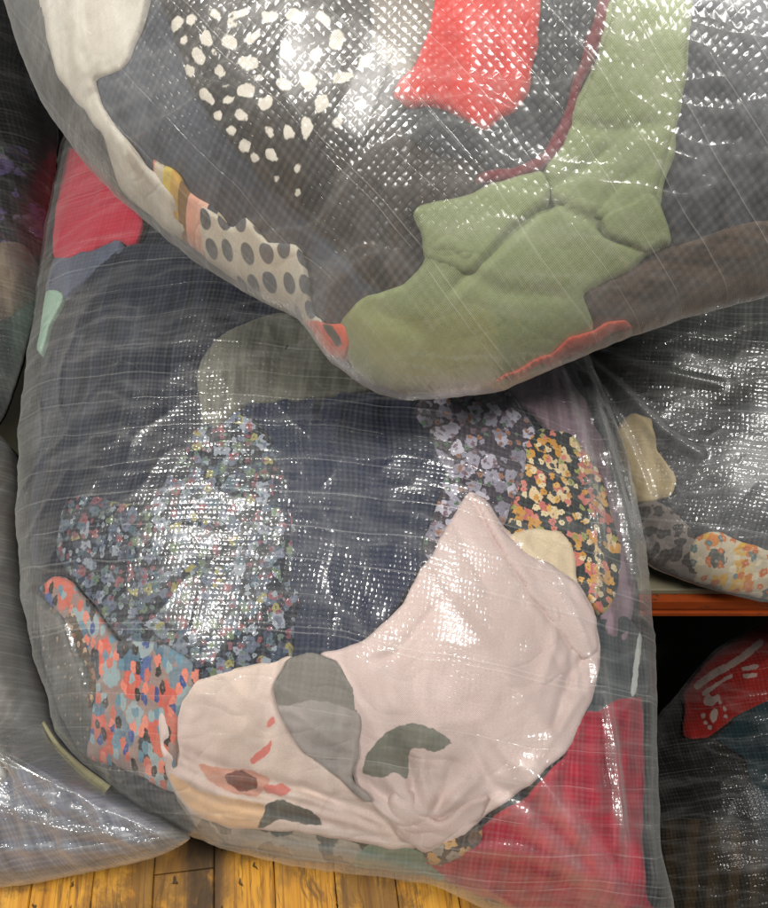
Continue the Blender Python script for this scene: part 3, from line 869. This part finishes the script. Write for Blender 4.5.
TOP.garment('sleeve', [(543, 163), (562, 140), (578, 100), (602, 40), (620, -60), (692, -60), (688, 60), (674, 140), (658, 190), (640, 222), (612, 214), (580, 206), (552, 194)], SAGE, None, None, level=5, seed=18, rnd=0.004, depth=0.005, fold=0.002, crumple=0.15, foldrot=0.4, parent=dress,
            creases=[([(576, 118), (610, 124), (664, 118)], -0.006, 0.004), ([(556, 180), (590, 160), (624, 130)], -0.006, 0.004), ([(600, 205), (620, 180), (650, 160)], -0.004, 0.004)])
TOP.garment('cuff', [(606, 214), (640, 188), (660, 196), (672, 238), (650, 247), (628, 242), (608, 230)], SAGE, None, None, level=6, seed=19, rnd=0.004, depth=0.005, fold=0.002, crumple=0.1, parent=dress)
TOP.garment('coral_sleeve', [(484, 388), (520, 366), (560, 346), (600, 327), (626, 317), (634, 326), (604, 344), (570, 361), (530, 382), (500, 394)],
            M('coral_red', plain((214, 98, 78))), 'coral red sleeve along the bottom rim below the green dress', 'sleeve', level=7, seed=15, rnd=0.005)
TOP.garment('orange_cuff', [(300, 318), (322, 320), (344, 320), (348, 336), (342, 354), (326, 352), (312, 338)],
            M('orange_coral', plain((232, 104, 76)), [((80, 78, 72), [[(320, 322), (330, 324), (340, 342), (334, 344)]])]), 'small orange cuff at the tip of the top sack beside the dotted top', 'cuff', level=5, seed=16, rnd=0.008,
            marks=[((80, 78, 72), [[(320, 322), (330, 324), (340, 342), (334, 344)]])])

# ------------------------------------------------------------------ clothes in the middle sack
MAIN.fill('packed_clothes', M('navy_black', two_tone((36, 40, 52), (26, 28, 38), 1.5, 6, (9, 1, 1)), foldscale=12), 'dark navy cloth filling the upper left of the middle sack')
MAIN.garment('red_blouse', [(66, 140), (100, 165), (140, 212), (132, 236), (110, 232), (84, 244), (50, 250), (52, 200)], M('crimson', plain((196, 50, 72))), 'plain crimson blouse in the upper left corner of the middle sack', 'blouse', level=3, seed=20)
MAIN.garment('blue_scarf', [(48, 252), (84, 240), (112, 230), (122, 242), (100, 258), (70, 282), (48, 296), (40, 290)], M('steel_blue', two_tone((98, 106, 126), (84, 90, 108))), 'steel blue scarf below the crimson blouse', 'scarf', level=2, seed=21)
MAIN.garment('mint_camisole', [(42, 286), (58, 288), (48, 312), (38, 346), (32, 342)], M('mint', plain((150, 182, 164))), 'pale mint top at the left edge of the middle sack', 'top', level=3, seed=22, rnd=0.006)
MAIN.garment('navy_coat', [(120, 238), (230, 230), (330, 280), (300, 330), (240, 400), (196, 460), (120, 500), (60, 560), (26, 560), (24, 480), (36, 380), (70, 288)],
             M('navy_wool', two_tone((40, 45, 60), (28, 31, 43), 1.45, 5, (9, 1, 1)), foldscale=9), 'dark navy coat spread down the left of the middle sack', 'coat', level=1, seed=23, fold=0.006, foldrot=0.1, foldstretch=4)
MAIN.garment('olive_hat', [(194, 372), (204, 342), (236, 318), (278, 305), (320, 322), (375, 372), (350, 388), (300, 394), (244, 400), (214, 424), (200, 416)],
             M('olive_grey', two_tone((108, 108, 98), (88, 88, 80), 1.4, 8, (8, 1, 1))), 'olive grey cloth cap just below the tip of the top sack', 'cap', level=3, seed=24, creases=[([(212, 345), (208, 380), (216, 410)], -0.004, 0.004), ([(240, 320), (238, 360), (244, 396)], -0.003, 0.004)])
MAIN.garment('pleated_skirt', [(222, 404), (270, 392), (350, 384), (425, 396), (448, 470), (440, 530), (400, 600), (350, 650), (296, 664), (284, 560), (262, 450)],
             M('navy_denim', two_tone((31, 38, 62), (50, 56, 72), 1.55, 3.2, (10, 0.8, 1)), foldscale=10, mottle=0.3), 'navy blue pleated skirt in the centre of the middle sack', 'skirt', level=2, seed=25, fold=0.006, foldrot=0.08, foldstretch=5)
FL1 = [(46, 0.33, [(104, 112, 128), (84, 94, 112), (52, 64, 82), (140, 146, 158), (70, 74, 88)]), (66, 0.30, [(136, 144, 156), (76, 96, 108), (132, 80, 86), (96, 112, 86), (140, 134, 84), (104, 110, 128), (64, 70, 86)]), (105, 0.26, [(140, 148, 158), (90, 102, 118), (120, 74, 84), (96, 112, 104)])]
MAIN.garment('ditsy_dress', [(166, 470), (186, 430), (226, 402), (264, 424), (286, 478), (298, 540), (296, 610), (286, 664), (230, 680), (170, 700), (120, 640), (66, 572), (50, 545), (62, 500), (86, 488), (124, 500), (150, 488)],
             M('ditsy_floral', floral((34, 38, 48), FL1)), 'navy dress with a tiny pale flower print at the left of the middle sack', 'dress', level=3, seed=26, fold=0.005)
MAIN.garment('charcoal_leggings', [(28, 592), (50, 606), (76, 650), (92, 690), (92, 740), (120, 775), (110, 792), (74, 756), (44, 690)],
             M('charcoal_leg', floral((84, 84, 82), [(90, 0.12, [(150, 120, 100), (180, 160, 140), (96, 92, 90)])])), 'charcoal grey leggings at the lower left rim of the middle sack', 'leggings', level=1, seed=27)
CORAL = (200, 108, 92)
FL2 = [(54, 0.50, [(104, 142, 160), (78, 100, 150), CORAL, (84, 112, 132), (150, 164, 168), (60, 66, 76), (206, 96, 82), (112, 128, 140)]), (105, 0.38, [(60, 80, 138), (146, 168, 172), (56, 50, 48), CORAL, (100, 138, 156), (226, 132, 112)])]
MAIN.garment('coral_floral_blouse', [(34, 586), (58, 572), (88, 604), (112, 638), (160, 642), (200, 670), (176, 720), (172, 790), (128, 772), (84, 756), (88, 716), (92, 672), (66, 624)],
             M('coral_floral', floral((150, 128, 122), FL2, 0.6, 0.7, 0.6, 0.22), mottle=0.1), 'coral and blue flowered blouse left of the pale pink clothes', 'blouse', level=4, seed=28)
MAIN.garment('sequin_trim', [(60, 618), (72, 612), (90, 650), (94, 690), (82, 706), (84, 670)], M('sequin', floral((92, 78, 66), [(110, 0.3, [(200, 170, 140), (150, 110, 84), (96, 80, 70)])])), 'brown sequin trim along the coral flowered blouse', 'trim', level=4, seed=29, rnd=0.005)
MAIN.garment('lavender_blouse', [(414, 404), (450, 380), (510, 384), (540, 430), (524, 480), (505, 520), (470, 500), (440, 560), (424, 540), (446, 470)],
             M('lavender_print', floral((64, 58, 68), [(50, 0.40, [(172, 168, 184), (150, 146, 162), (186, 182, 196), (128, 124, 138)]), (90, 0.25, [(140, 136, 152), (120, 100, 110), (86, 110, 90), (150, 110, 90)])])), 'dark blouse with lavender-grey print under the right tip of the top sack', 'blouse', level=3, seed=30)
MAIN.garment('plum_cardigan', [(470, 350), (560, 352), (600, 420), (625, 500), (640, 590), (628, 640), (604, 620), (600, 520), (560, 440), (530, 400)],
             M('plum', two_tone((116, 98, 106), (146, 124, 136), 1.2, 9, (7, 1, 1))), 'mauve plum cardigan at the upper right of the middle sack', 'cardigan', level=2, seed=31, foldrot=0.4, foldstretch=4, fold=0.007)
YF = [(58, 0.42, [(206, 150, 74), (196, 108, 96), (224, 196, 150), (60, 64, 62), (200, 116, 104)]), (100, 0.36, [(214, 130, 116), (230, 210, 170), (208, 148, 60), (52, 58, 58), (160, 160, 96), (220, 170, 90)])]
MAIN.garment('yellow_floral_scarf', [(522, 470), (526, 436), (546, 422), (572, 428), (594, 452), (612, 500), (624, 548), (618, 594), (602, 612), (584, 584), (570, 546), (540, 530), (508, 532)],
             M('yellow_floral', floral((46, 50, 52), YF, 0.6)), 'black scarf with yellow and pink flowers right of the pink sweater', 'scarf', level=4, seed=32)
MAIN.garment('grey_jersey', [(596, 622), (628, 612), (648, 640), (652, 690), (632, 708), (586, 712), (596, 670)],
             M('slate_jersey_small', two_tone((76, 82, 86), (60, 66, 70), 1.5, 9, (9, 1, 1)), [((196, 200, 196), [[(642, 632), (646, 634), (640, 690), (634, 692)]])]), 'dark slate jersey with a white line at the right edge above the red plaid', 'jersey', level=3, seed=33,
             marks=[((196, 200, 196), [[(642, 632), (646, 634), (640, 690), (634, 692)]])])
MAIN.garment('red_plaid_shirt', [(584, 716), (600, 704), (644, 696), (650, 760), (646, 850), (652, 900), (668, 920), (630, 934), (560, 928), (500, 906), (450, 884), (426, 866), (470, 836), (530, 796), (566, 756)],
             M('red_plaid', plaid((170, 36, 58), (134, 28, 46), (192, 74, 88), 0.022, 0.12), mottle=0.3), 'dark red plaid shirt in the lower right corner of the middle sack', 'shirt', level=3, seed=34, fold=0.008, foldrot=0.35, foldstretch=3,
             creases=[([(560, 760), (575, 800), (600, 850)], -0.005, 0.008), ([(590, 730), (588, 790), (610, 850)], -0.004, 0.007)])
MAIN.garment('green_vest', [(370, 846), (420, 850), (452, 868), (440, 884), (390, 876), (352, 866)], M('teal_green', plain((104, 124, 104))), 'dull green vest at the bottom rim below the pink sweater', 'vest', level=2, seed=35)
MAIN.garment('flowered_scrap', [(424, 850), (446, 838), (476, 822), (484, 836), (462, 858), (434, 866)], M('sock_floral', floral((70, 62, 56), [(60, 0.4, [(190, 150, 100), (150, 140, 130), (110, 90, 80), (206, 180, 130)])])), 'small dark flowered scrap between the pink sweater and the red plaid shirt', 'cloth', level=5, seed=36, rnd=0.007)
MAIN.garment('grey_print_tshirt', [(170, 790), (230, 810), (300, 830), (380, 852), (360, 866), (280, 860), (200, 836)],
             M('grey_print', blobs((150, 142, 128), (76, 78, 74), 34, 0.36, 0.02)), 'grey printed T-shirt along the bottom rim under the peach blouse', 'T-shirt', level=1, seed=37)
FAN = []
for i, (ex, ey) in enumerate([(352, 772), (372, 752), (398, 742), (424, 748), (452, 766), (478, 778), (500, 792), (344, 800)]):
    FAN.append(([(428, 826), ((428 + ex) / 2 + 4 * (-1) ** i, (826 + ey) / 2 + 3), (ex, ey)], 0.006 if i % 2 else -0.008, 0.0055))
for i, (p_, q_, s_) in enumerate([((598, 640), (570, 680), (556, 730)), ((600, 670), (566, 720), (530, 770)), ((590, 600), (575, 640), (572, 690)), ((560, 590), (556, 640), (540, 690)), ((520, 800), (490, 780), (470, 740)), ((540, 770), (510, 760), (480, 720)), ((372, 660), (400, 650), (440, 600))]):
    FAN.append(([p_, q_, s_], 0.004 if i % 2 else -0.0055, 0.005))
LAY = []
for i, o_ in enumerate((0, 12, 22, 34, 44)):
    LAY.append(([(164 + o_ * 0.5, 742 + o_), (220, 768 + o_ * 0.8), (300, 790 + o_ * 0.6), (410, 826 + o_ * 0.4)], 0.005 if i % 2 else -0.006, 0.0055))
mk = [((206, 152, 134), [[(196, 764), (222, 768), (250, 770), (268, 780), (256, 796), (226, 792), (206, 780)]]),
      ((214, 122, 112), [[(262, 748), (270, 740), (268, 752), (252, 764), (248, 758)], [(266, 720), (272, 716), (274, 722), (264, 728)], [(262, 786), (280, 784), (290, 790), (280, 796), (264, 792)]]),
      ((112, 62, 54), [[(222, 776), (238, 770), (254, 778), (256, 788), (240, 792), (226, 784)]]),
      ((84, 84, 78), [[(264, 806), (280, 800), (312, 812), (322, 826), (300, 824), (280, 820), (262, 828), (254, 826)]]),
      ((226, 188, 150), [[(166, 772), (200, 792), (240, 800), (264, 806), (252, 832), (214, 824), (186, 806)]])]
MAIN.garment('peach_blouse', [(156, 702), (200, 676), (262, 660), (292, 656), (290, 720), (318, 756), (350, 784), (396, 812), (420, 846), (392, 850), (340, 840), (290, 832), (226, 828), (186, 812), (162, 768)],
             M('cream_peach', two_tone((217, 197, 191), (219, 199, 183), 0.6, 4, (1, 1, 1)), mk, foldscale=9), 'pale pink and peach blouse with coral smears left of the pink sweater', 'blouse', level=4, seed=38, grid=0.0022, fold=0.005,
             marks=mk, creases=LAY + [([(164, 744), (176, 756), (220, 778), (250, 790)], -0.007, 0.004), ([(250, 792), (300, 790), (370, 812), (400, 830)], -0.005, 0.005), ([(170, 720), (172, 750)], -0.005, 0.004), ([(300, 786), (340, 808), (380, 830)], -0.005, 0.004)])
mk2 = [((126, 122, 116), [[(268, 680), (280, 660), (304, 652), (330, 656), (350, 680), (360, 712), (338, 704), (310, 700), (280, 706)]])]
MAIN.garment('grey_cloth', [(274, 690), (284, 662), (306, 652), (334, 660), (352, 686), (360, 716), (358, 752), (352, 776), (372, 800), (362, 800), (338, 778), (304, 752), (280, 716)],
             M('grey_sheer', two_tone((164, 154, 150), (150, 144, 140), 1.2, 5), mk2), 'oval two-tone grey cloth lying over the left edge of the pink sweater', 'cloth', level=7, seed=39, grid=0.0018, rnd=0.005, marks=mk2)
PK = (213, 192, 187)
mk3 = [((114, 114, 104), [[(362, 772), (368, 752), (386, 732), (410, 722), (434, 728), (452, 742), (436, 752), (420, 748), (410, 750), (408, 778), (394, 772), (382, 778)]])]
PINK = M('pale_pink', two_tone(PK, (203, 182, 177), 0.4, 4, (1, 1, 1)), mk3, foldscale=6, crease=0.14)
sweater = MAIN.garment('pink_sweater', [(318, 654), (345, 646), (372, 632), (402, 602), (430, 552), (456, 508), (470, 488), (486, 496), (510, 530), (544, 556), (580, 580), (596, 610), (603, 650), (592, 706), (566, 752), (528, 788), (490, 814), (462, 840), (430, 852), (404, 842), (380, 812), (356, 786), (342, 740), (330, 690)],
             PINK, 'large pale pink sweater with a grey print in the middle sack', 'sweater', level=5, seed=40, fold=0.004, crumple=0.2, foldscale=7, foldrot=0.6,
             marks=mk3, creases=FAN + [([(474, 496), (500, 540), (540, 600), (570, 640)], -0.006, 0.004), ([(500, 520), (530, 570), (545, 600)], -0.004, 0.004), ([(455, 520), (475, 560), (490, 590)], -0.004, 0.005),
                                 ([(408, 752), (412, 790), (404, 830)], -0.006, 0.004), ([(430, 770), (440, 800), (424, 836)], -0.005, 0.005), ([(390, 790), (400, 815), (430, 825), (450, 815)], -0.007, 0.004), ([(540, 640), (560, 660), (575, 690)], -0.003, 0.005),
                                 ([(560, 600), (580, 640), (585, 690)], -0.004, 0.004)])
PINK2 = M('pale_pink_plain', two_tone(PK, (203, 182, 177), 0.4, 4, (1, 1, 1)), foldscale=8)
MAIN.garment('sleeve', [(471, 489), (486, 497), (510, 530), (546, 558), (580, 582), (597, 612), (602, 648), (585, 660), (560, 630), (528, 590), (500, 546)], PINK2, None, None, level=6, seed=42, rnd=0.006, depth=0.009, fold=0.005, foldrot=-0.7, foldstretch=3, parent=sweater)
MAIN.garment('hem', [(388, 800), (398, 786), (412, 790), (420, 812), (440, 822), (470, 800), (490, 796), (486, 816), (460, 838), (430, 851), (404, 842), (392, 822)], PINK2, None, None, level=6, seed=43, rnd=0.006, depth=0.009, fold=0.005, foldrot=0.4, foldstretch=3, parent=sweater)
MAIN.garment('beige_sleeve', [(512, 534), (534, 526), (562, 530), (576, 546), (580, 582), (568, 588), (540, 562), (516, 546)], M('beige', plain((226, 206, 174))), 'beige sleeve tucked between the pink sweater and the yellow flowered scarf', 'sleeve', level=5, seed=41)

# ------------------------------------------------------------------ clothes in the left sacks
BACKLEFT.fill('packed_clothes', M('black_cloth', two_tone((40, 40, 42), (30, 30, 32))), 'black cloth filling the dim sack behind the heap on the left')
BACKLEFT.garment('purple_floral_dress', [(-160, 110), (-40, 120), (40, 150), (46, 190), (40, 232), (10, 250), (-60, 260), (-160, 250)],
                 M('purple_floral', floral((40, 40, 44), [(24, 0.28, [(104, 92, 140), (84, 96, 92), (60, 54, 74), (118, 110, 130)]), (40, 0.2, [(110, 100, 150), (90, 110, 100), (70, 50, 66)])])), 'black dress with small purple flowers in the dim sack at the left edge', 'dress', level=2, seed=50)
BACKLEFT.garment('brown_shirt', [(-120, 250), (10, 236), (36, 262), (40, 286), (20, 306), (-40, 330), (-120, 330)], M('taupe', two_tone((104, 92, 84), (140, 126, 108), 0.8, 8)), 'taupe shirt with a cream edge below the purple flowered dress', 'shirt', level=3, seed=51)
BACKLEFT.garment('teal_towel', [(-120, 330), (0, 312), (32, 292), (30, 330), (4, 400), (-60, 440), (-150, 420)], M('grey_teal', two_tone((84, 96, 92), (60, 66, 64), 0.4, 8)), 'grey-teal towel at the lower point of the dim left sack', 'towel', level=3, seed=52)
FRONTLEFT.fill('packed_clothes', M('grey_mixed', two_tone((86, 86, 90), (64, 64, 68), 0.2, 7)), 'dark grey cloth filling the crumpled sack at the lower left')
FRONTLEFT.garment('brown_jumper', [(-120, 430), (0, 440), (12, 520), (14, 600), (0, 700), (-20, 800), (-120, 820)], M('brown_wool', two_tone((72, 60, 52), (54, 48, 44), 0.2, 9)), 'brown jumper at the left edge of the crumpled sack', 'jumper', level=2, seed=53)
FRONTLEFT.garment('blue_jeans', [(6, 770), (40, 752), (66, 752), (96, 792), (150, 826), (140, 846), (90, 860), (20, 872), (-40, 870), (-20, 800)], M('grey_blue', two_tone((92, 100, 124), (62, 68, 92), 0.9, 9)), 'faded grey-blue jeans in the bottom corner of the crumpled sack', 'jeans', level=2, seed=54, fold=0.006)
rx = FRONTLEFT.project([(54, 724), (70, 750), (90, 772), (116, 792)])
rw = catmull(FRONTLEFT.world(rx, FRONTLEFT.dome(rx) + 0.004), 8, closed=False)
RV, RF, K = [], [], 10
for i, p in enumerate(rw):
    q = p + (CAM - p) / np.linalg.norm(CAM - p) * 0.006
    tg = rw[min(i + 1, len(rw) - 1)] - rw[max(i - 1, 0)]; tg /= np.linalg.norm(tg)
    vw = (CAM - p) / np.linalg.norm(CAM - p)
    sd = np.cross(tg, vw); sd /= np.linalg.norm(sd)
    f = i / (len(rw) - 1)
    wd = 0.002 + 0.004 * f
    for j in range(K):
        a_ = 2 * math.pi * j / K
        RV.append(q + sd * wd * math.cos(a_) + vw * 0.0035 * math.sin(a_))
for i in range(len(rw) - 1):
    for j in range(K):
        RF.append((i * K + j, i * K + (j + 1) % K, (i + 1) * K + (j + 1) % K, (i + 1) * K + j))
RF += [tuple(range(K))[::-1], tuple((len(rw) - 1) * K + j for j in range(K))]
tag(mesh_obj('yellow_ribbon', RV, RF, M('straw', two_tone((134, 130, 104), (116, 112, 88))), None, [((i // K) * 0.004, (i % K) * 0.002) for i in range(len(RV))]), 'straw yellow ribbon between the crumpled sack and the coral flowered blouse', 'ribbon')

# ------------------------------------------------------------------ clothes in the sack on the shelf and in the one below
SHELFSACK.fill('packed_clothes', M('charcoal_fill', two_tone((74, 76, 80), (58, 60, 64), 0.2, 8)), 'charcoal cloth filling the sack on the rack shelf')
SHELFSACK.garment('black_coat', [(600, 330), (700, 280), (860, 260), (900, 380), (800, 392), (730, 400), (690, 410), (650, 390), (610, 360)], M('green_black', two_tone((44, 48, 46), (36, 38, 38), 0.3, 8)), 'greenish black coat at the back of the sack on the shelf', 'coat', level=2, seed=60)
SHELFSACK.garment('cream_shirt', [(618, 428), (634, 412), (654, 416), (662, 450), (680, 478), (672, 494), (640, 500), (626, 470)], M('cream_tan', two_tone((206, 188, 150), (190, 170, 132), 0.5, 9)), 'cream tan shirt at the left end of the sack on the shelf', 'shirt', level=4, seed=61,
                  creases=[([(640, 416), (655, 450), (668, 484)], -0.004, 0.005)])
SHELFSACK.garment('leopard_scarf', [(634, 500), (660, 498), (690, 520), (704, 548), (706, 574), (690, 580), (652, 556), (632, 528)], M('grey_leopard', blobs((140, 130, 124), (78, 74, 72), 52, 0.40, 0.02)), 'grey leopard print scarf at the lower left of the sack on the shelf', 'scarf', level=3, seed=62)
SHELFSACK.garment('orange_floral_blouse', [(694, 546), (712, 530), (740, 536), (770, 548), (840, 556), (840, 600), (770, 598), (716, 588), (696, 576)],
                  M('orange_floral', floral((200, 188, 164), [(40, 0.42, [(214, 196, 156), (206, 132, 74), (220, 206, 180), (100, 100, 96), (214, 170, 84)]), (70, 0.30, [(200, 116, 70), (224, 210, 180), (110, 130, 130)])])), 'cream top with orange flowers at the bottom rim of the sack on the shelf', 'top', level=4, seed=63)
PITSACK.fill('packed_clothes', M('black_brown_shaded', two_tone((36, 32, 29), (30, 28, 27), 0.2, 8)), 'black-brown cloth, darkened for shade, filling the shadowed sack under the orange beam')  # clothes in this sack: shade under the shelf put into darker cloth colours
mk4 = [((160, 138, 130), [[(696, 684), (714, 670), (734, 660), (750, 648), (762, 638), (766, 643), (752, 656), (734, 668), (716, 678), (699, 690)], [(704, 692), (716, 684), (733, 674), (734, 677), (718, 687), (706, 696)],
                          [(744, 667), (760, 664), (761, 668), (746, 671)], [(745, 674), (759, 673), (759, 677), (746, 678)], [(705, 699), (710, 694), (714, 697), (720, 694), (722, 699), (714, 706), (707, 705)],
                          blob_poly(716, 715, 6.0, 3, 0.8), blob_poly(705, 716, 2.4, 4), blob_poly(707, 723, 2.4, 5), blob_poly(712, 728, 2.2, 6), blob_poly(727, 709, 2.4, 7), blob_poly(728, 717, 2.2, 8), blob_poly(722, 703, 2.0, 9)])]
PITSACK.garment('red_print_tshirt', [(770, 612), (730, 634), (704, 660), (688, 690), (686, 736), (710, 738), (740, 716), (790, 690), (830, 640)], M('red_print_shaded', plain((140, 30, 24)), mk4), 'shade-darkened red T-shirt with a white printed mark under the orange beam', 'T-shirt', level=3, seed=64, marks=mk4, grid=0.0015)  # red lowered, the shade here is in the cloth colour
PITSACK.garment('teal_hoodie', [(720, 740), (748, 712), (800, 690), (860, 700), (860, 860), (770, 850), (756, 800), (748, 760)], M('teal_shaded', two_tone((34, 56, 62), (28, 42, 47), 0.3, 7)), 'shade-darkened teal hoodie at the right edge under the orange beam', 'hoodie', level=2, seed=65,
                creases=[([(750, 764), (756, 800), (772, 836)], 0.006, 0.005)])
PITSACK.garment('brown_striped_skirt', [(640, 830), (690, 820), (740, 830), (770, 870), (780, 960), (640, 960), (620, 880)], M('brown_stripe_shaded', stripes([(42, 35, 27), (60, 49, 32), (46, 39, 30), (68, 54, 34)], 0.15, 16)), 'shade-darkened brown striped skirt at the bottom right under the orange beam', 'skirt', level=2, seed=66)
